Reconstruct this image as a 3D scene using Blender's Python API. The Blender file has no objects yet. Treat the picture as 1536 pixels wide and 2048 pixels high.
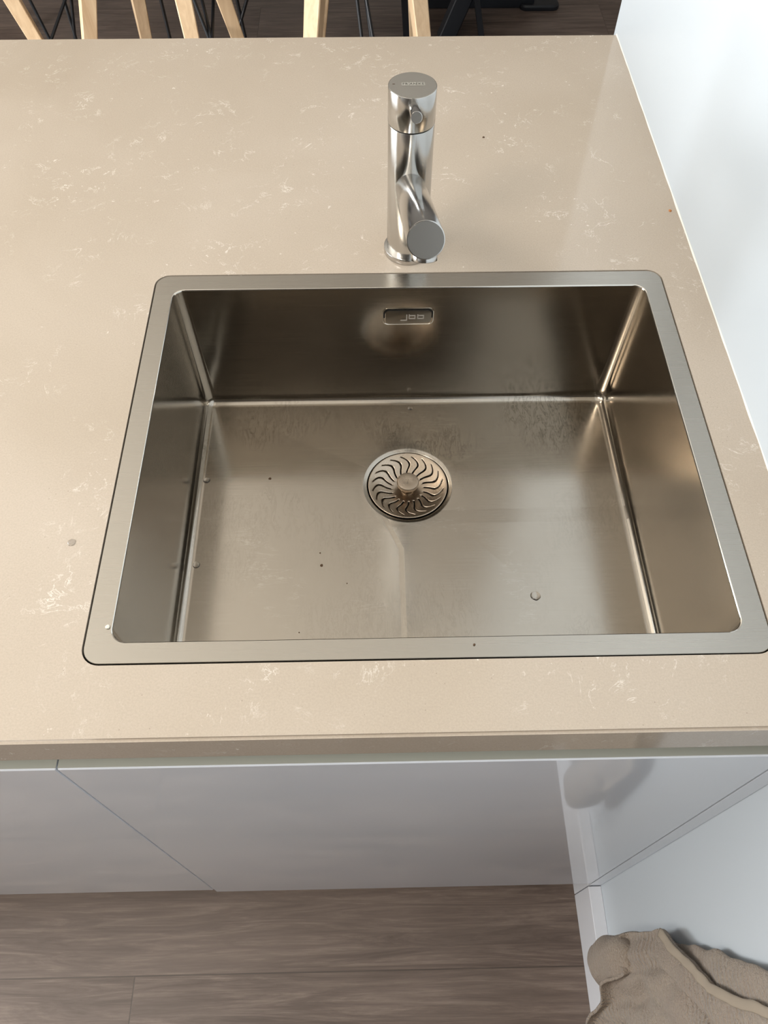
import bpy, bmesh, math, random
from mathutils import Matrix, Vector, noise
S = bpy.context.scene
C = S.collection
R = math.radians
# ------------------------------------------------------------------ camera, world, lights, exposure
ZC = 0.9227                                   # worktop height above the floor
cd = bpy.data.cameras.new('camera'); cam = bpy.data.objects.new('camera', cd); C.objects.link(cam)
cd.sensor_fit = 'HORIZONTAL'; cd.sensor_width = 36; cd.lens = 36 * 1575.57 / 1536
cd.clip_start = 0.01; cd.clip_end = 60
M_ = Matrix(((0.99979896, 0.01547181, -0.01275371), (-0.01991003, 0.84129565, -0.54020849), (0.00237164, 0.54035382, 0.84143457))).to_4x4()
cam.matrix_world = Matrix.Translation((-0.04188, -0.45376, 0.57474 + ZC)) @ M_
S.camera = cam
S.view_settings.view_transform = 'Standard'; S.view_settings.look = 'None'
S.view_settings.gamma = 1; S.view_settings.use_curve_mapping = False
S.view_settings.exposure = -0.1
w = bpy.data.worlds.new('sky'); S.world = w; w.use_nodes = True
bg = w.node_tree.nodes['Background']; bg.inputs[0].default_value = (.75, .87, 1, 1); bg.inputs[1].default_value = 1.2

def area(name, loc, rot, sx, sy, power, col):
    l = bpy.data.lights.new(name, 'AREA'); l.shape = 'RECTANGLE'; l.size = sx; l.size_y = sy
    l.energy = power; l.color = col
    o = bpy.data.objects.new(name, l); C.objects.link(o); o.location = loc; o.rotation_euler = rot
    return o
area('daylight_left', (-3.3, .4, 1.35), (0, R(-90), 0), 1.9, 2.3, 118, (.86, .94, 1))
area('ceiling_fill', (-3.45, .4, .75), (0, R(-128), 0), .9, 2.3, 170, (1, .96, .90))  # added fill, aimed upward through the window to brighten the ceiling
area('door_front_fill', (-1.3, -.85, 2.57), (0, 0, 0), .9, .3, 26, (1, .93, .84))  # added fill to brighten the door fronts and the near floor

# ------------------------------------------------------------------ helpers
def obj(name, bm, mat=None, parent=None, smooth=30):
    me = bpy.data.meshes.new(name); bmesh.ops.recalc_face_normals(bm, faces=bm.faces) if smooth != -1 else None
    bm.to_mesh(me); bm.free()
    if smooth:
        for p in me.polygons: p.use_smooth = True
        me.set_sharp_from_angle(angle=R(abs(smooth) if smooth != -1 else 60))
    o = bpy.data.objects.new(name, me); C.objects.link(o)
    if mat: me.materials.append(mat)
    if parent: o.parent = parent
    return o
def tag(o, label, cat, group=None, kind=None):
    o['label'] = label; o['category'] = cat
    if group: o['group'] = group
    if kind: o['kind'] = kind
    return o
def struct(name, bm, mat, smooth=30):
    o = obj(name, bm, mat, None, smooth); o['kind'] = 'structure'; return o
def empty(name, loc=(0, 0, 0)):
    o = bpy.data.objects.new(name, None); C.objects.link(o); o.location = loc; o.empty_display_size = .05; return o
def box(bm, x0, x1, y0, y1, z0, z1, bev=0, seg=2):
    vs = [bm.verts.new((x, y, z)) for z in (z0, z1) for y in (y0, y1) for x in (x0, x1)]
    f = [bm.faces.new([vs[i] for i in q]) for q in ((0, 2, 3, 1), (4, 5, 7, 6), (0, 1, 5, 4), (2, 6, 7, 3), (0, 4, 6, 2), (1, 3, 7, 5))]
    if bev:
        es = list({e for a in f for e in a.edges})
        bmesh.ops.bevel(bm, geom=es, offset=bev, segments=seg, affect='EDGES', profile=.6)
    return bm
def bx(*a, **k): return box(bmesh.new(), *a, **k)
def frame_to(p0, p1):
    d = (Vector(p1) - Vector(p0)); L = d.length; d.normalize()
    u = d.cross(Vector((0, 0, 1)))
    if u.length < 1e-4: u = Vector((1, 0, 0))
    u.normalize(); v = u.cross(d)
    return d, u, v, L
def bridge(bm, a, b, close=True):
    n = len(a)
    for i in range(n if close else n - 1):
        j = (i + 1) % n
        try: bm.faces.new((a[i], a[j], b[j], b[i]))
        except ValueError: pass
def tube(bm, p0, p1, r0, r1=None, n=48, bev=0, caps=True):
    """cylinder along p0-p1 with slightly rounded ends"""
    r1 = r0 if r1 is None else r1
    d, u, v, L = frame_to(p0, p1); p0 = Vector(p0)
    prof = [(0, r0 - bev), (bev * .3, r0 - bev * .3), (bev, r0), (L - bev, r1), (L - bev * .3, r1 - bev * .3), (L, r1 - bev)] if bev else [(0, r0), (L, r1)]
    rings = []
    for s, r in prof:
        rings.append([bm.verts.new(p0 + d * s + (u * math.cos(2 * math.pi * i / n) + v * math.sin(2 * math.pi * i / n)) * r) for i in range(n)])
    for a, b in zip(rings, rings[1:]): bridge(bm, a, b)
    if caps: bm.faces.new(rings[0]); bm.faces.new(rings[-1])
    return bm
def bar(bm, p0, p1, w0, w1, rz=0, t0=None, t1=None):
    """square tapered bar from p0 to p1, horizontal cross-sections turned by rz"""
    c, s = math.cos(rz), math.sin(rz); rings = []
    for p, w_, t_ in ((p0, w0, t0 or w0), (p1, w1, t1 or w1)):
        ring = []
        b = .12
        for sx, sy in ((-1, -1 + b), (-1 + b, -1), (1 - b, -1), (1, -1 + b), (1, 1 - b), (1 - b, 1), (-1 + b, 1), (-1, 1 - b)):
            x, y = sx * w_ / 2, sy * t_ / 2
            ring.append(bm.verts.new((p[0] + c * x - s * y, p[1] + s * x + c * y, p[2])))
        rings.append(ring)
    bridge(bm, rings[0], rings[1]); bm.faces.new(rings[0]); bm.faces.new(rings[1])
    return bm
def rrect(cx, cy, a, b, r, z, k=8, e=28):
    """rounded rectangle loop, half sizes a, b"""
    pts = []
    cs = [(a - r, b - r, 0), (-a + r, b - r, 90), (-a + r, -b + r, 180), (a - r, -b + r, 270)]
    for q in range(4):
        x, y, a0 = cs[q]
        arc = [(x + r * math.cos(R(a0 + 90 * i / k)), y + r * math.sin(R(a0 + 90 * i / k))) for i in range(k + 1)]
        pts += arc
        x2, y2, a2 = cs[(q + 1) % 4]
        end = (x2 + r * math.cos(R(a2)), y2 + r * math.sin(R(a2)))
        for i in range(1, e): pts.append((arc[-1][0] + (end[0] - arc[-1][0]) * i / e, arc[-1][1] + (end[1] - arc[-1][1]) * i / e))
    return [Vector((cx + x, cy + y, z)) for x, y in pts]
def lathe(bm, prof, cx, cy, n=96, cap0=False, cap1=False):
    rings = [[bm.verts.new((cx + r * math.cos(2 * math.pi * i / n), cy + r * math.sin(2 * math.pi * i / n), z)) for i in range(n)] for r, z in prof]
    for a, b in zip(rings, rings[1:]): bridge(bm, a, b)
    if cap0: bm.faces.new(rings[0])
    if cap1: bm.faces.new(rings[-1])
    return bm

# ------------------------------------------------------------------ materials
def mat(name, col=(.8, .8, .8), rough=.5, metal=0, spec=.5, coat=0, trans=0, ior=1.45):
    m = bpy.data.materials.new(name); m.use_nodes = True
    p = m.node_tree.nodes['Principled BSDF']
    p.inputs['Base Color'].default_value = (*col, 1); p.inputs['Roughness'].default_value = rough
    p.inputs['Metallic'].default_value = metal; p.inputs['Specular IOR Level'].default_value = spec
    p.inputs['Coat Weight'].default_value = coat; p.inputs['Transmission Weight'].default_value = trans; p.inputs['IOR'].default_value = ior
    return m
class N:
    def __init__(s, m): s.m = m; s.t = m.node_tree; s.p = s.t.nodes['Principled BSDF']; s.co = s.t.nodes.new('ShaderNodeTexCoord')
    def new(s, t, **k):
        n = s.t.nodes.new('ShaderNode' + t)
        for a, b in k.items(): setattr(n, a, b)
        return n
    def link(s, a, b): s.t.links.new(a, b)
    def mapping(s, scale=(1, 1, 1), loc=(0, 0, 0), rot=(0, 0, 0)):
        n = s.new('Mapping'); n.inputs['Scale'].default_value = scale; n.inputs['Location'].default_value = loc; n.inputs['Rotation'].default_value = rot
        s.link(s.co.outputs['Object'], n.inputs[0]); return n.outputs[0]
    def noise(s, scale, vec=None, detail=4, rough=.5, dist=0):
        n = s.new('TexNoise'); n.inputs['Scale'].default_value = scale; n.inputs['Detail'].default_value = detail
        n.inputs['Roughness'].default_value = rough; n.inputs['Distortion'].default_value = dist
        s.link(vec if vec is not None else s.co.outputs['Object'], n.inputs['Vector']); return n.outputs['Fac']
    def ramp(s, f, stops, interp='LINEAR'):
        n = s.new('ValToRGB'); n.color_ramp.interpolation = interp; e = n.color_ramp.elements
        while len(e) < len(stops): e.new(.5)
        for el, (p, c) in zip(e, stops): el.position = p; el.color = (*c, 1) if len(c) == 3 else c
        s.link(f, n.inputs[0]); return n.outputs[0]
    def rng(s, f, a, b, c=0, d=1):
        n = s.new('MapRange'); 
        for i, v in enumerate((a, b, c, d)): n.inputs[i + 1].default_value = v
        s.link(f, n.inputs[0]); return n.outputs[0]
    def math(s, op, a, b=None):
        n = s.new('Math', operation=op)
        for i, v in enumerate((a, b)):
            if v is None: continue
            if isinstance(v, (int, float)): n.inputs[i].default_value = v
            else: s.link(v, n.inputs[i])
        return n.outputs[0]
    def mix(s, f, a, b):
        n = s.new('Mix', data_type='RGBA')
        for i, v in ((0, f), (6, a), (7, b)):
            if isinstance(v, (int, float)): n.inputs[i].default_value = v
            elif isinstance(v, tuple): n.inputs[i].default_value = (*v, 1)
            else: s.link(v, n.inputs[i])
        return n.outputs[2]
    def bump(s, h, strength, dist):
        n = s.new('Bump'); n.inputs['Strength'].default_value = strength; n.inputs['Distance'].default_value = dist
        s.link(h, n.inputs['Height']); s.link(n.outputs[0], s.p.inputs['Normal']); return n
G = lambda v: (v, v, v)

def quartz():
    m = mat('beige_quartz', (.5, .42, .33), .16); n = N(m)
    cloud = n.noise(3.2, detail=3, dist=.6)
    base = n.ramp(cloud, [(.3, (.475, .395, .31)), (.7, (.55, .468, .385))])
    grain = n.noise(620, detail=2, rough=.7)
    base = n.mix(n.rng(grain, .25, .75, 0, .3), base, (.30, .25, .20))
    # white wisps
    v = n.noise(23, detail=7, rough=.66, dist=1.3)
    rid = n.math('ABSOLUTE', n.math('SUBTRACT', v, .5))
    line = n.rng(rid, .0, .013, 1, 0)
    gate = n.rng(n.noise(11, vec=n.mapping(loc=(3, 7, 1)), detail=3), .47, .62)
    gate2 = n.rng(n.noise(55, vec=n.mapping(loc=(1, 2, 5)), detail=4, rough=.6), .49, .60)
    wisp = n.math('MULTIPLY', n.math('MULTIPLY', line, gate), gate2)
    fl = n.rng(n.noise(120, vec=n.mapping(loc=(9, 2, 5)), detail=3, rough=.7), .67, .73)
    fl = n.math('MULTIPLY', fl, n.rng(n.noise(9, vec=n.mapping(loc=(5, 5, 5))), .5, .62))
    tot = n.math('MINIMUM', n.math('ADD', n.math('MULTIPLY', wisp, .62), n.math('MULTIPLY', fl, .6)), .85)
    col = n.mix(tot, base, (.93, .89, .82))
    sp = n.new('TexVoronoi'); sp.inputs['Scale'].default_value = 190; n.link(n.co.outputs['Object'], sp.inputs['Vector'])
    dot = n.rng(sp.outputs['Distance'], .05, .09, 1, 0)
    dot = n.math('MULTIPLY', dot, n.rng(n.noise(31, vec=n.mapping(loc=(2, 8, 2))), .56, .6))
    col = n.mix(n.math('MULTIPLY', dot, .7), col, (.2, .16, .12))
    n.link(col, n.p.inputs['Base Color'])
    n.link(n.rng(n.noise(40), .3, .7, .07, .11), n.p.inputs['Roughness'])
    return m
def steel(name, col, rough, brushed=None, aniso=0, bump=.0):
    m = mat(name, col, rough, 1); n = N(m)
    if brushed:
        g = n.noise(1, vec=n.mapping(scale=brushed), detail=3, rough=.6)
        n.link(n.rng(g, .3, .7, rough * .92, rough * 1.08), n.p.inputs['Roughness'])
        if bump: n.bump(g, bump, .0002)
    n.p.inputs['Anisotropic'].default_value = aniso
    return m
def bowl_steel():
    m = mat('brushed_bowl_steel', (.395, .358, .308), .2, 1); n = N(m)
    sep = n.new('SeparateXYZ'); n.link(n.co.outputs['Object'], sep.inputs[0])
    g = n.noise(1, vec=n.mapping(scale=(14, 700, 700)), detail=3, rough=.6)
    big = n.noise(7, detail=3)
    # fine scratches where pans are put down
    s1 = n.noise(1, vec=n.mapping(scale=(120, 30, 30), rot=(0, 0, .35)), detail=5, rough=.75, dist=.9)
    l1 = n.rng(n.math('ABSOLUTE', n.math('SUBTRACT', s1, .5)), 0, .035, 1, 0)
    gate = n.rng(n.noise(9, vec=n.mapping(loc=(2.2, .7, 0)), detail=2), .44, .6)
    gate = n.math('MULTIPLY', gate, n.rng(sep.outputs[1], .03, .13, .25, 1))
    scr = n.math('MULTIPLY', l1, gate)
    s2 = n.noise(1, vec=n.mapping(scale=(18, 90, 30), rot=(0, 0, .3), loc=(5, 3, 0)), detail=4, rough=.7, dist=.8)
    l2 = n.rng(n.math('ABSOLUTE', n.math('SUBTRACT', s2, .5)), 0, .014, 1, 0)
    gate2 = n.rng(n.noise(12, vec=n.mapping(loc=(8.2, 3.7, 0)), detail=2), .55, .62)
    scl = n.math('MULTIPLY', l2, gate2)
    # only on the bowl floor
    fl = n.rng(sep.outputs[2], ZC - .168, ZC - .1725, 0, 1)
    col = n.mix(n.math('MULTIPLY', n.math('MULTIPLY', scr, fl), .75), (.405, .366, .314), (.16, .14, .115))
    col = n.mix(n.math('MULTIPLY', n.math('MULTIPLY', scl, fl), .2), col, (.8, .76, .7))
    n.link(col, n.p.inputs['Base Color'])
    r = n.math('ADD', n.rng(g, .3, .7, .13, .17), n.math('MULTIPLY', n.math('MULTIPLY', fl, n.rng(big, .35, .65, .0, .07)), 1))
    n.link(r, n.p.inputs['Roughness'])
    # drainage crease pressed into the floor, from the waste to the front
    x, y = sep.outputs[0], sep.outputs[1]
    yl = n.math('MAXIMUM', n.math('ADD', y, .02), 0)
    xc = n.math('ADD', n.math('ADD', x, .0125), n.math('MULTIPLY', yl, .42))
    rid = n.rng(xc, -.0035, .0035, 0, 1)
    rid.node.interpolation_type = 'SMOOTHSTEP'
    rid = n.math('MULTIPLY', n.math('MULTIPLY', rid, fl), n.rng(y, .012, .03, 1, 0))
    wav = n.math('MULTIPLY', n.noise(11, detail=1), .25)
    h = n.math('ADD', n.math('MULTIPLY', rid, .8), n.math('ADD', wav, n.math('MULTIPLY', g, .012)))
    n.bump(h, .6, .0012)
    return m
def wood_floor():
    m = mat('grey_brown_plank', (.2, .15, .12), .42); n = N(m)
    mp = n.mapping(loc=(.445 + 1.3 * 3, .3883 + .229 * 10, 0))
    br = n.new('TexBrick'); br.offset = .37; br.offset_frequency = 2; br.squash = 1
    n.link(mp, br.inputs['Vector'])
    for k, v in (('Scale', 1), ('Mortar Size', .0011), ('Mortar Smooth', .1), ('Bias', 0), ('Brick Width', 1.3), ('Row Height', .229)): br.inputs[k].default_value = v
    br.inputs['Color1'].default_value = (0, 0, 0, 1); br.inputs['Color2'].default_value = (1, 1, 1, 1); br.inputs['Mortar'].default_value = (.5, .5, .5, 1)
    add = n.new('VectorMath', operation='ADD'); sc = n.new('VectorMath', operation='SCALE'); sc.inputs['Scale'].default_value = 7.3
    n.link(br.outputs['Color'], sc.inputs[0]); n.link(n.co.outputs['Object'], add.inputs[0]); n.link(sc.outputs[0], add.inputs[1])
    def mapv(scale):
        k = n.new('Mapping'); k.inputs['Scale'].default_value = scale; n.link(add.outputs[0], k.inputs[0]); return k.outputs[0]
    g1 = n.noise(1, vec=mapv((3.5, 48, 1)), detail=8, rough=.68, dist=1.6)
    g2 = n.noise(1, vec=mapv((16, 420, 1)), detail=5, rough=.7, dist=.5)
    g3 = n.noise(1, vec=mapv((1.4, 5, 1)), detail=3, rough=.5, dist=.4)
    col = n.ramp(g1, [(.36, (.07, .047, .036)), (.5, (.145, .103, .083)), (.64, (.25, .19, .155))])
    col = n.mix(n.rng(g2, .3, .7, 0, .8), col, (.08, .055, .043))
    col = n.mix(n.rng(g3, .35, .65, 0, .3), col, (.26, .20, .165))
    col = n.mix(n.math('MULTIPLY', br.outputs['Fac'], .75), col, (.06, .045, .035))
    n.link(col, n.p.inputs['Base Color'])
    h = n.math('SUBTRACT', n.math('MULTIPLY', g2, .2), br.outputs['Fac'])
    n.bump(h, .3, .0012)
    return m
def painted(name, col, rough=.5, scale=300, b=.05):
    m = mat(name, col, rough); n = N(m)
    n.bump(n.noise(scale, detail=3), b, .001); return m
def towel_mat():
    m = mat('beige_terry', (.42, .345, .27), .95, spec=.15); n = N(m)
    w1 = n.new('TexWave', wave_type='BANDS', bands_direction='Z'); w1.inputs['Scale'].default_value = 42; w1.inputs['Distortion'].default_value = 3.5
    w1.inputs['Detail'].default_value = 2; w1.inputs['Detail Scale'].default_value = 3
    n.link(n.mapping(rot=(.55, 0, 0)), w1.inputs['Vector'])
    t = n.noise(420, detail=3, rough=.7)
    patch = n.rng(n.noise(11, detail=1), .42, .58)
    h = n.math('ADD', n.math('MULTIPLY', n.math('MULTIPLY', w1.outputs['Fac'], patch), .55), t)
    n.bump(h, 1, .006)
    c = n.mix(n.rng(t, .35, .65, 0, .5), (.40, .32, .245), (.24, .18, .135))
    c = n.mix(n.rng(n.noise(14, detail=3), .4, .65, 0, .5), c, (.34, .25, .185))
    n.link(c, n.p.inputs['Base Color'])
    n.p.inputs['Sheen Weight'].default_value = .3
    return m
def oak():
    m = mat('light_oak', (.6, .42, .26), .45); n = N(m)
    g = n.noise(1, vec=n.mapping(scale=(60, 60, 4)), detail=5, rough=.6, dist=.6)
    n.link(n.ramp(g, [(.3, (.72, .5, .3)), (.7, (.88, .66, .43))]), n.p.inputs['Base Color']); return m

M = dict(quartz=quartz(), bowl=bowl_steel(), floor=wood_floor(), towel=towel_mat(), oak=oak(),
         tap=steel('satin_tap_steel', (.56, .55, .53), .16, (500, 500, 30), 0, .0),
         tapend=steel('turned_steel_face', (.6, .585, .55), .3),
         strain=steel('stained_strainer_steel', (.43, .355, .28), .28, (60, 60, 60)),
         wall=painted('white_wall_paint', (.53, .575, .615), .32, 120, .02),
         room=painted('warm_grey_wall_paint', (.34, .32, .30), .6),
         darkwall=painted('dark_brown_wall', (.045, .037, .03), .45),
         ceil=painted('ceiling_paint', (.93, .88, .80), .7),
         door=mat('white_gloss_lacquer', (.72, .75, .81), .05, coat=.4), carcass=painted('cabinet_board', (.55, .55, .53), .5),
         edge=mat('shaded_door_edge', (.36, .365, .32), .4), base=mat('white_skirting_lacquer', (.72, .73, .77), .22),  # edge colour is darkened to put in shade from the worktop
         black=mat('black_powder_coat', (.012, .013, .016), .45), shell=mat('dark_plastic_shell', (.03, .03, .032), .4),
         sealant=mat('white_sealant', (.8, .78, .7), .4), dark=mat('dark_gap', (.01, .01, .01), .7),
         logo=mat('etched_logo_box', (.34, .32, .28), .6), logotxt=mat('logo_letters', (.1, .095, .08), .5, .6),
         emboss=mat('embossed_mark', (.42, .385, .34), .6),
         water=mat('water', (1, 1, 1), .0, trans=1, ior=1.33), crumb=mat('brown_crumb', (.09, .05, .025), .8), crumbo=mat('orange_crumb', (.5, .2, .06), .7),
         crumbw=mat('pale_crumb', (.8, .75, .65), .6), glass=mat('window_glass', (1, 1, 1), 0, trans=1, ior=1.02), frame=mat('window_frame_white', (.75, .75, .75), .4),
         rim=steel('polished_rim', (.72, .69, .63), .14))

# ------------------------------------------------------------------ the room
X0, X1, Y0, Y1, H = -3.2, 2.6, -1.35, 4.6, 2.6
XW, XB, YD = .3136, .2932, -.2818
struct('floor', bx(X0, X1, Y0, Y1, -.05, 0), M['floor'])
struct('ceiling', bx(X0, X1, Y0, Y1, H, H + .05), M['ceil'])
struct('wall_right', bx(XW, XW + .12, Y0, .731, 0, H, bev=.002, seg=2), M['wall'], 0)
struct('wall_far_right', bx(X1, X1 + .1, Y0, Y1, 0, H), M['room'])
struct('wall_front', bx(X0, XW, Y0 - .1, Y0, 0, H), M['darkwall'])  # unseen wall, set close and dark so the sink steel reflects dark
def wall_open(name, axis, pos, a0, a1, o0, o1, z0, z1):
    bm = bmesh.new()
    for (s0, s1, t0, t1) in ((a0, o0, 0, H), (o1, a1, 0, H), (o0, o1, 0, z0), (o0, o1, z1, H)):
        if axis == 'x': box(bm, pos - .1, pos, s0, s1, t0, t1)
        else: box(bm, s0, s1, pos, pos + .1, t0, t1)
    return struct(name, bm, M['room'])
wall_open('wall_left', 'x', X0, Y0, Y1, -.75, 1.55, .4, 2.3)
struct('wall_back', bx(X0, X1, Y1, Y1 + .1, 0, H), M['room'])
def window(name, axis, pos, o0, o1, z0, z1):
    bm = bmesh.new(); t = .05; mid = (o0 + o1) / 2
    for (s0, s1, t0, t1) in ((o0, o0 + t, z0, z1), (o1 - t, o1, z0, z1), (o0 + t, o1 - t, z0, z0 + t), (o0 + t, o1 - t, z1 - t, z1), (mid - t / 2, mid + t / 2, z0 + t, z1 - t)):
        if axis == 'x': box(bm, pos - .07, pos - .02, s0, s1, t0, t1)
        else: box(bm, s0, s1, pos + .02, pos + .07, t0, t1)
    struct(name, bm, M['frame'])
window('window_1', 'x', X0, -.75, 1.55, .4, 2.3)
# skirting board on the right wall: the face stands proud of the wall, its top ledge shows
HB = .108
struct('baseboard_right', bx(XB, XW, Y0, YD - .0006, 0, HB, bev=.0012), M['base'], 0)
struct('baseboard_plinth', bx(XB, XW, YD + .0006, .6, 0, HB, bev=.0008), M['base'], 0)
# sealant bead between worktop and wall
bm = bmesh.new(); rings = []
for i in range(161):
    y = -.2805 + (.716 + .2805) * i / 160
    r = .0011 + .0006 * noise.noise(Vector((y * 30, 0, 0))) + (.0012 * max(0, noise.noise(Vector((y * 14, 3, 0)))) if y < .35 else 0)
    rings.append([bm.verts.new((XW - r, y, ZC + .0001)), bm.verts.new((XW - r * .45, y, ZC + r * .42)), bm.verts.new((XW - .0001, y, ZC + r)), bm.verts.new((XW - .0001, y, ZC))])
for a, b in zip(rings, rings[1:]): bridge(bm, a, b)
struct('trim_1', bm, M['sealant'])

# ------------------------------------------------------------------ worktop with the sink cut-out
CX0, CX1, CY0, CY1, TH = -.935, XW - .0006, -.2803, .7167, .043
bm = bmesh.new()
hole = rrect(0, 0, .2713, .2213, .0155, ZC, 8, 6)
hv = [bm.verts.new(p) for p in hole]; he = [bm.edges.new((hv[i], hv[(i + 1) % len(hv)])) for i in range(len(hv))]
ov = [bm.verts.new((x, y, ZC)) for x, y in ((CX0, CY0), (CX1, CY0), (CX1, CY1), (CX0, CY1))]
oe = [bm.edges.new((ov[i], ov[(i + 1) % 4])) for i in range(4)]
bmesh.ops.triangle_fill(bm, edges=he + oe, use_beauty=True)
top = list(bm.faces)
bmesh.ops.recalc_face_normals(bm, faces=top)
for f in top:
    if f.normal.z < 0: f.normal_flip()
ext = bmesh.ops.extrude_face_region(bm, geom=top)
for v in [g for g in ext['geom'] if isinstance(g, bmesh.types.BMVert)]: v.co.z -= TH
bmesh.ops.recalc_face_normals(bm, faces=bm.faces)
ed = [e for e in bm.edges if len(e.link_faces) == 2 and all(abs(v.co.z - ZC) < 1e-6 for v in e.verts) and (all(abs(v.co.y - CY0) < 1e-6 for v in e.verts) or all(abs(v.co.y - CY1) < 1e-6 for v in e.verts) or all(abs(v.co.x - CX0) < 1e-6 for v in e.verts))]
bmesh.ops.bevel(bm, geom=ed, offset=.0024, segments=2, affect='EDGES')
wt = obj('worktop', bm, M['quartz'], smooth=0)
tag(wt, 'beige quartz worktop with fine white flecks on the white cabinets', 'worktop')

# ------------------------------------------------------------------ cabinets under the worktop
def panel_front(name, x0, x1, z0, z1, parent, y=YD):
    return obj(name, bx(x0, x1, y, y + .019, z0, z1, bev=.0007, seg=1), M['door'], parent, 0)
def cabinet(x0, x1, label, zb, zt, sink=False):
    root = empty('sink_cabinet' if sink else 'base_cabinet', ((x0 + x1) / 2, 0, 0))
    ix = (x0 + x1) / 2
    T = lambda *a, **k: bx(a[0] - ix, a[1] - ix, *a[2:], **k)
    bm = bmesh.new(); y0, y1, zz0, zz1 = YD + .0225, .28, .1, .82
    for a in ((x0, x0 + .016, y0, y1, zz0, zz1), (x1 - .016, x1, y0, y1, zz0, zz1), (x0 + .016, x1 - .016, y0, y1, zz0, zz0 + .016), (x0 + .016, x1 - .016, y1 - .008, y1, zz0 + .016, zz1)):
        box(bm, a[0] - ix, a[1] - ix, *a[2:])
    obj('carcass', bm, M['carcass'], root)
    obj('plinth', T(x0, x1 - (.001 if sink else 0), YD + .055, YD + .07, .0, .0995), M['base'], root)
    d = panel_front('door', x0 + .0007 - ix, x1 - .0007 - ix, zb, zt, root)
    gp = obj('door_top_shade', bx(x0 + .0007 - ix, x1 - .0007 - ix, YD + .0014, YD + .019, zt, zt + .0005), M['edge'], root, 0); gp['label'] = 'door top, greenish grey put in for the shade under the worktop'  # thin darker sheet on the door top, its colour standing in for shade
    bm = bmesh.new(); box(bm, x0 + .0007 - ix, x1 - .0007 - ix, y0, y0 + .02, .825, .872)
    obj('grip_rail', bm, M['edge'], root)
    tag(root, label, 'cabinet'); return root
ZT = ZC - .0673; ZB = ZC - .7899
cabinet(-.299, XB - .001, 'white gloss cabinet with a wide door directly below the sink', ZB, ZT, True)
cabinet(-.899, -.299, 'white gloss cabinet left of the sink cabinet, door bottom a little higher', ZB + .020, ZT)
fs = obj('filler_strip', bx(XB + .0004, XW - .0004, YD, YD + .019, HB + .0002, ZT, bev=.0005), M['door'], None, 0)
tag(fs, 'narrow white gloss strip closing the gap between sink cabinet and right wall', 'filler strip')
pb = obj('island_back_panel', bx(-.899, XW - .001, .60, .62, 0, ZC - TH, bev=.001), M['carcass'])
tag(pb, 'white panel carrying the far side of the beige worktop', 'panel')
ep = obj('island_end_panel', bx(-.922, -.9005, YD, .62, 0, ZC - TH, bev=.001), M['door'])
tag(ep, 'white end panel closing the left end of the worktop cabinets', 'panel')

# ------------------------------------------------------------------ sink
root = empty('kitchen_sink', (0, 0, ZC)); tag(root, 'rectangular stainless steel sink set flush in the beige worktop', 'sink')
OX, OY, ZF, FR = -.0003, -.002, -.175, .010
DX, DY = -.0022, .0665                        # waste centre
bm = bmesh.new()
def addloop(pts): return [bm.verts.new(p) for p in pts]
# flange: thin plate frame
K, E_ = 8, 40
loops = [rrect(0, 0, .2698, .2198, .0135, -.0022, K, E_), rrect(0, 0, .27, .22, .014, -.0006, K, E_), rrect(0, 0, .2696, .2196, .0136, -.0002, K, E_),
         rrect(OX, OY, .2508, .2008, .0125, -.0002, K, E_)]
L = [addloop(p) for p in loops]
for a, b in zip(L, L[1:]): bridge(bm, a, b)
fl = obj('flange', bm, steel('brushed_flange_steel', (.42, .39, .345), .26, (2, 1500, 2), 0, 0), root, 35)
bm = bmesh.new()
prof = [(.0, -.0002, 0), (.0006, -.0006, 0), (.0009, -.0016, 0)]
lo = [rrect(OX, OY, .2508 - i, .2008 - i, .0125, z, K, E_) for i, z, _ in prof]
obj_rim = [addloop(p) for p in lo]
for a, b in zip(obj_rim, obj_rim[1:]): bridge(bm, a, b)
obj('rim', bm, M['rim'], root, 40)
# bowl: walls, fillet, floor falling to the waste
bm = bmesh.new()
seq = []
nz = 8
for t in [0, .004] + [i / nz for i in range(1, nz)] + [.985, .996, 1]:
    z = -.0016 + (ZF + FR + .0016) * t
    seq.append(rrect(OX, OY, .2499 - .003 * t, .1999 - .003 * t, .0125, z, K, E_))
for i in range(1, 9):
    a = R(90 * i / 8); ins = .003 + FR * (1 - math.cos(a))
    seq.append(rrect(OX, OY, .2499 - ins, .1999 - ins, max(.0125 - FR * (1 - math.cos(a)), .0028), ZF + FR - FR * math.sin(a), K, E_))
lv = [addloop(p) for p in seq]
per = seq[-1]
angs = [math.atan2(p.y - DY, p.x - DX) for p in per]
def floor_ring(t):
    out = []
    for p, a in zip(per, angs):
        c = Vector((DX + .0525 * math.cos(a), DY + .0525 * math.sin(a), 0))
        q = p.lerp(c, t); d = (Vector((q.x - DX, q.y - DY, 0))).length
        q.z = ZF - .0022 * t * t
        out.append(q)
    return out
for t in [.003, .012] + [i / 14 for i in range(1, 15)]: lv.append(addloop(floor_ring(t)))
zd = ZF - .0022
for r, z in ((.0515, zd - .0001), (.0503, zd - .0005), (.0490, zd - .0009), (.0476, zd - .0011), (.0468, zd - .0018), (.0467, zd - .018)):
    lv.append([bm.verts.new((DX + r * math.cos(a), DY + r * math.sin(a), z)) for a in angs])
for a, b in zip(lv, lv[1:]): bridge(bm, a, b)
# normals must face the inside of the bowl
bm.normal_update()
bowl = obj('bowl', bm, M['bowl'], root, 50)
bowl.data.transform(Matrix.Translation((0, 0, ZC))); bowl.location.z = -ZC      # object coordinates of the texture in room space
# black shaft of the waste under the strainer
bm = bmesh.new(); lathe(bm, [(.0467, zd - .018), (.0467, zd - .06), (.001, zd - .06)], DX, DY)
obj('waste_outlet', bm, M['dark'], root)
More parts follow.
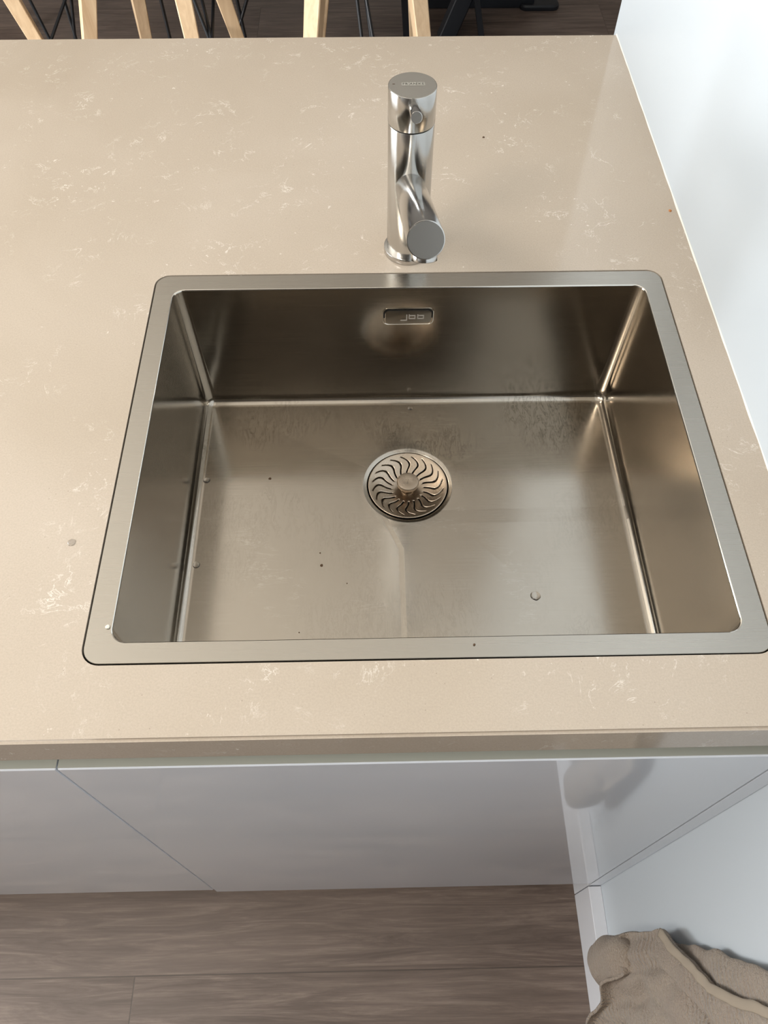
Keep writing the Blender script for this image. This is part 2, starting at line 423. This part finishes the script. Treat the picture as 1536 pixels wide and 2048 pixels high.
# overflow: recessed pill slot with a plate and its mark
ox, oz = -.0008, -.0403; yw = .1975
def pill(a, b, r, y):
    return [Vector((ox + p.x, y, oz + p.y)) for p in rrect(0, 0, a, b, r, 0, 6, 3)]
bm = bmesh.new()
A = [addloop(pill(a, b, r, y)) for a, b, r, y in ((.0283, .0120, .0062, yw), (.0282, .0119, .006, yw - .0007), (.0274, .0111, .0055, yw - .0009), (.0270, .0107, .0052, yw - .0004))]
for a, b in zip(A, A[1:]): bridge(bm, a, b)
ov_ = obj('overflow', bm, M['rim'], root, 50)
bm = bmesh.new(); bm.faces.new(addloop(pill(.0271, .0108, .0052, yw - .00035))); obj('overflow_gap', bm, M['dark'], ov_)
bm = bmesh.new()
A = [addloop(pill(a, b, r, y)) for a, b, r, y in ((.0256, .0092, .0046, yw - .0004), (.0256, .0092, .0046, yw - .0012), (.0249, .0086, .0042, yw - .0015))]
for a, b in zip(A, A[1:]): bridge(bm, a, b)
bm.faces.new(A[-1])
plate = obj('overflow_plate', bm, steel('overflow_plate_steel', (.3, .27, .23), .3), ov_, 40)
bm = bmesh.new(); yy = yw - .0019
def seg(x0, x1, z0, z1): box(bm, ox + x0, ox + x1, yy, yy + .0006, oz + z0, oz + z1)
t = .0011
seg(-.0022, -.0022 + t, -.0050, .0036); seg(-.0085, -.0022, -.0050, -.0050 + t)                    # hook letter
for x in (.0006, .0100):                                                                         # two letters with a square bowl
    seg(x, x + t, -.0026, .0040); seg(x + t, x + .0074, -.0026, -.0026 + t); seg(x + t, x + .0074, .0018, .0018 + t); seg(x + .0074 - t, x + .0074, -.0026 + t, .0018)
obj('overflow_mark', bm, M['emboss'], ov_)
# strainer basket with twenty S-shaped slots and a lifting knob
st = empty('strainer', (DX, DY, ZC + zd + .0008)); tag(st, 'round slotted strainer with a raised knob in the sink waste', 'strainer')
def szz(r):
    if r > .0435: return -.0016 - (.0455 - r) * .25
    u = max(0, (.0435 - r) / .0435); return -.0021 - .0105 * (1 - (1 - u) ** 2.0) * .85
def soff(r):
    u = (r - .019) / (.0415 - .019); u = max(-.1, min(1.1, u))
    u = min(1, max(0, u)); return R(-9 * math.sin(math.pi * u) + 9 * u * u + 3 * math.sin(2 * math.pi * u))
bm = bmesh.new(); NS, NA = 20, 7
rads = [.0055, .009, .013, .0165] + [.019 + .0225 * i / 22 for i in range(23)] + [.0428, .0440, .0450, .0460]
wl = .00080
grid = []
for r in rads:
    row = []
    for s in range(NS):
        base = 2 * math.pi * s / NS + soff(r); per_ = 2 * math.pi / NS; w_ = min(2 * wl / r, per_ * .3)
        for k in range(NA):
            f = 0 if k == 0 else w_ + (per_ - w_) * (k - 1) / (NA - 1)
            row.append(bm.verts.new((r * math.cos(base + f), r * math.sin(base + f), szz(r))))
    grid.append(row)
for i in range(len(rads) - 1):
    rm = (rads[i] + rads[i + 1]) / 2
    for j in range(NS * NA):
        if j % NA == 0 and .0195 < rm < .0412: continue
        j2 = (j + 1) % (NS * NA)
        bm.faces.new((grid[i][j], grid[i][j2], grid[i + 1][j2], grid[i + 1][j]))
bmesh.ops.recalc_face_normals(bm, faces=bm.faces)
b = obj('basket', bm, M['strain'], st, 40)
md = b.modifiers.new('s', 'SOLIDIFY'); md.thickness = .0009; md.offset = -1
bm = bmesh.new(); lathe(bm, [(.0001, -.004), (.0062, -.0105), (.0060, -.0005), (.0118, .0005), (.0126, .0014), (.0127, .0048), (.0119, .0058), (.0105, .0060), (.004, .0056), (.0001, .0055)], 0, 0, 64)
obj('knob', bm, M['strain'], st, 35)
bm = bmesh.new(); lathe(bm, [(.0445, -.0035), (.043, -.016), (.0001, -.017)], 0, 0, 64); obj('basket_cup', bm, M['dark'], st)

# ------------------------------------------------------------------ tap
tap = empty('kitchen_tap', (-.0008, .2579, ZC)); tag(tap, 'stainless steel mixer tap with upward slanting spout behind the sink', 'tap')
RC = .0222
def cyl(name, p0, p1, r, m, par, bev=.0006, n=96, r1=None):
    bm = bmesh.new(); tube(bm, p0, p1, r, r1, n, bev); return obj(name, bm, m, par, 35)
cyl('base_ring', (0, 0, .0), (0, 0, .0069), .0256, M['tap'], tap, .0006)
cyl('column', (0, 0, .006), (0, 0, .1485), RC, M['tap'], tap, .0004)
cyl('gap_ring', (0, 0, .147), (0, 0, .151), RC - .0012, M['dark'], tap, 0)
cap = cyl('cap', (0, 0, .1495), (0, 0, .1826), RC + .0002, M['tap'], tap, .0006)
cyl('cap_face', (0, 0, .1822), (0, 0, .18275), RC - .0006, M['tapend'], cap, 0)
el, az = R(25), R(.5)
ax = Vector((math.cos(el) * math.sin(az), -math.cos(el) * math.cos(az), math.sin(el)))
o0 = Vector((0, 0, .0814)); o1 = o0 + ax * .2339
sp_ = cyl('spout', o0 + ax * .005, o1, .0149, M['tap'], tap, .0006)
cyl('spout_face', o1 - ax * .0002, o1 + ax * .00015, .0141, M['tapend'], sp_, 0)
dn = ax.cross(Vector((1, 0, 0))).normalized()
if dn.z > 0: dn = -dn
a0 = o1 - ax * .0125 + dn * .012
cyl('aerator', a0, a0 + dn * .0062, .0105, M['tap'], sp_, .0005, 48)
kel, kaz = R(22.2), R(-.6)
kx = Vector((math.cos(kel) * math.sin(kaz), -math.cos(kel) * math.cos(kaz), math.sin(kel)))
k0 = Vector((0, 0, .1686)) + kx * (RC - .004); k1 = Vector((0, 0, .1686)) + kx * (RC + .0748)
lv_ = cyl('lever', k0, k1, .0048, M['tap'], cap, .0004, 48)
cyl('lever_face', k1 - kx * .0001, k1 + kx * .0001, .0044, M['tapend'], cap, 0, 48)
zt_ = .18285
for i, wd in enumerate(('FR', 'AN', 'KE')):
    x0 = -.0100 + i * .0073
    bm = bmesh.new(); box(bm, x0, x0 + .0066, -.0002 - .001, .0050 - .001, zt_, zt_ + .00008)
    obj('logo_box', bm, M['logo'], cap, 0)
    cu = bpy.data.curves.new('t', 'FONT'); cu.body = wd; cu.size = .0044; cu.align_x = 'CENTER'; cu.align_y = 'CENTER'; cu.extrude = .00002; cu.offset = .00006; cu.space_character = 1.15
    to = bpy.data.objects.new('t', cu); C.objects.link(to)
    bpy.context.view_layer.update()
    me = bpy.data.meshes.new_from_object(to.evaluated_get(bpy.context.evaluated_depsgraph_get()))
    bpy.data.objects.remove(to); me.transform(Matrix.Translation((x0 + .0033, .0014, zt_ + .0001)))
    lo_ = bpy.data.objects.new('logo_letters', me); C.objects.link(lo_); lo_.parent = cap; me.materials.clear(); me.materials.append(M['logotxt'])
bm = bmesh.new(); box(bm, -.0182, -.0160, .0014, .0019, zt_ - .0001, zt_ + .0001); obj('temperature_mark', bm, M['crumb'], cap, 0)

# ------------------------------------------------------------------ drops and crumbs
random.seed(4)
def drop(x, y, z, r, label, grp):
    bm = bmesh.new(); n = 24; rr = [r * (1 + .12 * noise.noise(Vector((math.cos(2 * math.pi * i / n) * 1.5 + x * 90, math.sin(2 * math.pi * i / n) * 1.5, y * 50)))) for i in range(n)]
    rings = []
    for a in (0, 25, 50, 75):
        rings.append([bm.verts.new((rr[i] * math.cos(R(a)) * math.cos(2 * math.pi * i / n), rr[i] * math.cos(R(a)) * math.sin(2 * math.pi * i / n), r * .38 * math.sin(R(a)))) for i in range(n)])
    for a, b in zip(rings, rings[1:]): bridge(bm, a, b)
    bm.faces.new(rings[-1]); bm.faces.new(rings[0])
    o = obj('water_drop', bm, M['water'], None, 60); o.location = (x, y, z - .0004)
    return tag(o, label, 'water drop', grp)
GD = 'water drops in the sink'
def fz(x, y): return ZC + ZF - .0004
drop(-.2352, .0748, fz(0, 0) + .0004, .0042, 'water drop at the foot of the left sink wall, level with the strainer', GD)
drop(-.2352, -.0369, fz(0, 0) + .0004, .0042, 'water drop at the foot of the left sink wall, nearer the front', GD)
drop(.1279, -.0805, fz(0, 0), .0055, 'water drop on the front right of the sink floor', GD)
drop(.0046, .1789, fz(0, 0), .0036, 'water drop at the back of the sink floor, below the overflow', GD)
drop(-.2978, -.1105, ZC, .0038, 'water drop on the worktop left of the sink', 'drops on the worktop')
def crumb(x, y, z, r, m, label, grp):
    bm = bmesh.new(); bmesh.ops.create_icosphere(bm, subdivisions=2, radius=r)
    for v in bm.verts:
        v.co *= 1 + .35 * noise.noise(v.co * 700 + Vector((x * 99, y * 99, 0))); v.co.z *= .5
        v.co.z = max(v.co.z, -r * .3)
    o = obj('crumb', bm, m, None, 60); o.location = (x, y, z + r * .3); return tag(o, label, 'crumb', grp)
GC = 'crumbs in the sink'
z0 = ZC + ZF - .0012
crumb(-.0996, -.0394, z0, .0016, M['crumb'], 'larger dark crumb of the close pair on the sink floor left of the drain crease', GC)
crumb(-.1016, -.0238, z0, .0009, M['crumb'], 'tiny dark crumb just behind the larger one of the pair on the sink floor', GC)
crumb(-.121, -.1182, z0, .0014, M['crumb'], 'dark crumb on the sink floor close to the front wall', GC)
crumb(-.1621, .0763, z0, .0019, M['crumb'], 'brown crumb on the sink floor left of the strainer', GC)
crumb(-.072, -.062, z0, .0008, M['crumb'], 'speck on the sink floor in front of the crumb pair, nearest the crease', GC)
GW = 'crumbs on the worktop'
crumb(.1021, .4686, ZC, .0016, M['crumb'], 'dark crumb on the worktop right of the tap', GW)
crumb(.304, .3207, ZC, .0018, M['crumbo'], 'orange crumb on the worktop against the right wall', GW)
crumb(-.254, -.189, ZC, .0018, M['crumbw'], 'pale crumb on the front left corner of the sink flange', GW)
crumb(.035, -.2095, ZC, .0010, M['crumb'], 'tiny dark crumb on the front flange of the sink', GW)

# ------------------------------------------------------------------ towel hanging on the right wall
E3 = [(0.262, -0.3721, 0.3637), (0.275, -0.3691, 0.3722), (0.284, -0.3718, 0.4229), (0.288, -0.3725, 0.4497), (0.287, -0.3783, 0.476), (0.285, -0.4005, 0.5204), (0.285, -0.4131, 0.5553), (0.284, -0.4277, 0.5882), (0.284, -0.4374, 0.6184), (0.285, -0.4451, 0.6612), (0.286, -0.4521, 0.7088), (0.287, -0.4597, 0.7622), (.290, -.472, .83), (.296, -.49, .91)]
B3 = [(0.262, -0.3721, 0.3637), (0.252, -0.395, 0.3491), (0.247, -0.4127, 0.3815), (0.243, -0.4242, 0.3283), (0.238, -0.4453, 0.2961), (0.236, -0.4661, 0.2494), (0.234, -0.5221, 0.1651), (.236, -.60, .15), (.242, -.68, .16)]
R3 = [(0.303, -0.3732, 0.4092), (0.305, -0.3837, 0.4349), (0.305, -0.3949, 0.5087), (0.305, -0.4056, 0.583), (0.305, -0.4172, 0.6448), (0.305, -0.4245, 0.682), (0.305, -0.436, 0.7384), (.305, -.455, .82), (.305, -.475, .91)]
def spl(P, n):
    P = [Vector(p) for p in P]; out = []
    for i in range(n):
        t = i / (n - 1) * (len(P) - 1); k = min(int(t), len(P) - 2); u = t - k
        p0, p1, p2, p3 = P[max(k - 1, 0)], P[k], P[k + 1], P[min(k + 2, len(P) - 1)]
        out.append(.5 * ((2 * p1) + (p2 - p0) * u + (2 * p0 - 5 * p1 + 4 * p2 - p3) * u * u + (3 * p1 - p0 - 3 * p2 + p3) * u ** 3))
    return out
tw = empty('towel', (.29, -.5, .5)); tag(tw, 'beige terry towel with a woven leaf pattern hanging beside the right wall', 'towel')
bm = bmesh.new(); Es, Bs = spl(E3, 90), spl(B3, 90)
def fold(p, i, j):
    t = j / 89; s = i / 89
    edge = min(1, t * 8) 
    x = .0055 * math.sin(t * 26 + s * 2.5 + 1.2) * edge * (.4 + .6 * (1 - s)) + .006 * noise.noise(p * 22) * edge
    x += .0015 * noise.noise(p * 90)
    return Vector((x, .002 * noise.noise(p * 40 + Vector((5, 5, 5))), 0))
def sheet_pt(i, j):
    p = Es[i] + (Bs[j] - Bs[0]) * Vector((1, 1, 1)).x
    k = 1 - i / 89
    p.x = Es[i].x + (Bs[j].x - Bs[0].x) * (.35 + .65 * k)
    p += fold(p, i, j)
    p.x = min(p.x, XW - .006); return p
g = [[bm.verts.new(sheet_pt(i, j)) for j in range(90)] for i in range(90)]
for i in range(89):
    for j in range(89): bm.faces.new((g[i][j], g[i][j + 1], g[i + 1][j + 1], g[i + 1][j]))
# far side rolled towards the wall
for i in range(0, 20): pass
bmesh.ops.recalc_face_normals(bm, faces=bm.faces)
to = obj('front_layer', bm, M['towel'], tw, 80); to.matrix_parent_inverse = tw.matrix_basis.inverted()
md = to.modifiers.new('s', 'SOLIDIFY'); md.thickness = .004; md.offset = 0
# back layer: a soft roll between the front layer and the wall
bm = bmesh.new(); Rs = spl(R3, 70); rings = []
for i, p in enumerate(Rs):
    s = i / 69; ay = .012 + .034 * min(1, s * 3.2) ** .8; axx = min(.0125, .005 + .02 * s)
    c = Vector((XW - axx - .0015, p.y - ay * .95, p.z)); ring = []
    for k in range(40):
        a = 2 * math.pi * k / 40; q = c + Vector((math.cos(a) * axx, math.sin(a) * ay, 0))
        q += Vector((.002 * noise.noise(q * 40), .004 * noise.noise(q * 30), .0)); q.x = min(q.x, XW - .0008); ring.append(bm.verts.new(q))
    rings.append(ring)
for a, b in zip(rings, rings[1:]): bridge(bm, a, b)
bm.faces.new(rings[0]); bm.faces.new(rings[-1])
to = obj('back_layer', bm, M['towel'], tw, 80); to.matrix_parent_inverse = tw.matrix_basis.inverted()
# lower end of the back layer, bulging out below the front layer
bm = bmesh.new(); n1, n2 = 48, 40; rings = []
Cc = Vector((.268, -.399, .30)); Sx, Sy, Sz = .029, .033, .085
for i in range(1, n2):
    a = math.pi * i / n2; ring = []
    for k in range(n1):
        b = 2 * math.pi * k / n1; sx = abs(math.cos(b)) ** .85 * (1 if math.cos(b) > 0 else -1)
        q = Vector((sx * Sx * math.sin(a) ** .7, math.sin(b) * Sy * math.sin(a) ** .7, -math.cos(a) * Sz))
        q = Cc + q + Vector((.006 * noise.noise(q * 28), .005 * noise.noise(q * 26 + Vector((3, 0, 0))), .006 * noise.noise(q * 20)))
        ring.append(bm.verts.new(q))
    rings.append(ring)
for a, b in zip(rings, rings[1:]): bridge(bm, a, b)
bm.faces.new(rings[0]); bm.faces.new(rings[-1])
to = obj('lower_fold', bm, M['towel'], tw, 80); to.matrix_parent_inverse = tw.matrix_basis.inverted()
# woven hem along the diagonal edge
bm = bmesh.new(); rows = []
for i in range(24, 90):
    row = []
    for k in range(7):
        q = sheet_pt(i, 0).lerp(sheet_pt(i, 4), k / 6 * .95 + .0) ; q.x -= .0028 + .0012 * math.sin(math.pi * k / 6); q.y += .0012 * (k == 0)
        row.append(bm.verts.new(q))
    rows.append(row)
for a, b in zip(rows, rows[1:]): bridge(bm, a, b, False)
hm = obj('hem', bm, mat('woven_hem', (.31, .26, .205), .9, spec=.1), tw, 80); hm.matrix_parent_inverse = tw.matrix_basis.inverted(); hm['label'] = 'flat woven hem band'
md = hm.modifiers.new('s', 'SOLIDIFY'); md.thickness = .002; md.offset = 0

# ------------------------------------------------------------------ dining chairs, table and stand across the room
def shell(cx, cy, z, rot):
    bm = bmesh.new(); rows = []
    prof = [(-.21, .012), (-.195, -.004), (-.1, -.010), (0, -.012), (.1, -.006), (.17, .012), (.2, .07), (.215, .16), (.235, .3), (.245, .36)]
    for u, h in prof:
        row = []
        for k in range(13):
            s = k / 6 - 1; wd = .225 - (.03 if h > .2 else 0) - .02 * (u < -.15)
            x = s * wd; hz = h + .055 * abs(s) ** 3 * (1 if h < .05 else 0); uu = u - .06 * abs(s) ** 2.5 * (1 if h > .05 else 0)
            c, s_ = math.cos(rot), math.sin(rot)
            row.append(bm.verts.new((cx + c * x - s_ * uu, cy + s_ * x + c * uu, z + hz)))
        rows.append(row)
    for a, b in zip(rows, rows[1:]): bridge(bm, a, b, False)
    return bm
def chair(cx, cy, legs, braces, rot, label, turns):
    r = empty('dining_chair', (cx, cy, 0)); inv = r.matrix_basis.copy()
    def ch(o): o.matrix_parent_inverse = Matrix.Translation((-cx, -cy, 0)); return o
    s = ch(obj('seat_shell', shell(cx, cy, .455, rot), M['shell'], r, 60))
    md = s.modifiers.new('s', 'SOLIDIFY'); md.thickness = .008
    bm = bmesh.new(); bm2 = bmesh.new()
    cxm = sum(l[1][0] for l in legs) / 4; cym = sum(l[1][1] for l in legs) / 4
    for (a, b) in legs: tube(bm2, (b[0], b[1], .432), (cxm, cym, .437), .007, n=12)
    ch(obj('seat_frame', bm2, M['black'], r)); bm.free()
    for (a, b), t in zip(legs, turns):
        bm = bmesh.new(); bar(bm, a, b, .034, .052, t); ch(obj('leg', bm, M['oak'], r, 20))
    for a, b in braces:
        bm = bmesh.new(); tube(bm, a, b, .0055, n=12); ch(obj('wire_brace', bm, M['black'], r))
    return tag(r, label, 'chair', 'dining chairs beyond the worktop')
chair(-1.385, 2.34, [((-1.0402, 2.1809, 0), (-1.2074, 2.2933, .43)), ((-1.3016, 2.6752, 0), (-1.3703, 2.6109, .43)), ((-1.70, 2.46, 0), (-1.56, 2.42, .43)), ((-1.46, 1.97, 0), (-1.40, 2.12, .43))],
      [((-1.11, 2.36, .077), (-1.28, 2.65, .276)), ((-1.15, 2.33, .058), (-1.04, 2.57, .22)), ((-1.073, 2.49, .02), (-1.099, 2.57, .43)), ((-1.083, 2.49, .02), (-1.01, 2.57, .43)), ((-1.04, 2.57, .22), (-1.055, 2.57, .43)), ((-1.28, 2.65, .276), (-1.34, 2.5, .43))], -.48,
      'oak-legged chair beyond the worktop, leftmost in the photo, one leg leaning right', (.3, .3, .3, .3))
chair(-.69, 2.28, [((-.9523, 2.0848, 0), (-.8529, 2.129, .43)), ((-.8088, 2.4166, 0), (-.7768, 2.3465, .43)), ((-.5434, 1.9677, 0), (-.5896, 2.1162, .43)), ((-.4179, 2.22, 0), (-.5138, 2.22, .43))],
      [((-.6692, 2.2, .10), (-.6779, 2.2, .43)), ((-.49, 2.075, .10), (-.6233, 2.277, .43)), ((-.49, 2.0, .12), (-.60, 2.40, .40)), ((-.522, 2.02, .19), (-.5330, 2.42, .30)), ((-.4379, 2.3, .06), (-.4702, 2.3, .43)), ((-.515, 2.3, .06), (-.3546, 2.3, .41))], .1,
      'oak-legged chair with four legs in view, between its two neighbours', (.35, .35, .2, .25))
chair(-.03, 2.27, [((-.2394, 1.8958, 0), (-.1828, 2.0483, .43)), ((.1697, 1.9701, 0), (.0994, 2.1176, .43)), ((-.2156, 2.4405, 0), (-.1571, 2.3401, .43)), ((.1308, 2.4399, 0), (.1075, 2.3397, .43))],
      [((-.03, 2.03, .03), (-.0886, 2.2787, .43)), ((-.005, 2.06, .08), (-.065, 2.30, .43)), ((.018, 2.03, .03), (-.0675, 2.2788, .43))], 0,
      'oak-legged chair beyond the worktop behind the tap, rightmost of the three', (-.35, .3, 0, 0))
# black table with crossed steel legs
tb = empty('dining_table', (-.4, 2.75, 0)); Tm = Matrix.Translation((.4, -2.75, 0))
def tp(n_, bm, m): o = obj(n_, bm, m, tb, 25); o.matrix_parent_inverse = Tm; return o
T1 = ((.1092, 2.6, 0), (.0466, 2.6, .73)); T2 = ((.2507, 2.59, 0), (.553, 2.64, .73)); T3 = ((.3815, 2.57, 0), (.2065, 2.57, .73))
tp('tabletop', bx(-.93, .72, 2.56, 3.4, .73, .765, bev=.004), M['shell'])
bm = bmesh.new(); bar(bm, T1[0], T1[1], .032, .032, 0, .05, .05); tp('leg', bm, M['black'])
bm = bmesh.new(); bar(bm, T2[0], T2[1], .062, .062); tp('leg', bm, M['black'])
bm = bmesh.new(); bar(bm, T3[0], T3[1], .022, .022, 0, .05, .05); tp('leg', bm, M['black'])
bm = bmesh.new(); bar(bm, (-.8, 3.1, 0), (-.8, 3.1, .73), .05, .05); tp('leg', bm, M['black'])
tag(tb, 'dark dining table with crossed black steel legs behind the right chair', 'table')
ps = empty('floor_stand', (.4, 2.95, 0)); Tm2 = Matrix.Translation((-.4, -2.95, 0))
o = obj('base_plate', bx(.15, .60, 2.79, 3.05, .002, .09, bev=.006), M['black'], ps); o.matrix_parent_inverse = Tm2
o = obj('body', bx(.2, .55, 2.88, 3.02, .09, .62, bev=.006), M['black'], ps); o.matrix_parent_inverse = Tm2
bm = bmesh.new()
rings = [[bm.verts.new(Vector((.62, 2.80, 0)) + p) for p in rrect(0, 0, .075 - i, .032 - i, .026 - i * .5, z, 6, 2)] for i, z in ((.002, 0), (0, .004), (0, .014), (.004, .02))]
for a, b in zip(rings, rings[1:]): bridge(bm, a, b)
bm.faces.new(rings[0]); bm.faces.new(rings[-1])
o = obj('foot', bm, M['black'], ps); o.matrix_parent_inverse = Tm2
tag(ps, 'low black stand with a rounded foot on the far floor beyond the worktop', 'stand')
# unseen housing, added on the ceiling to go with the front fill light
cl = empty('fill_housing', (-1.3, -.85, H)); 
cl_o = obj('fill_frame', bx(-.47, .47, -.17, .17, -.012, 0, bev=.002), M['frame'], cl)
tag(cl, 'unseen flat white housing added for the fill light left of the worktop', 'lamp')
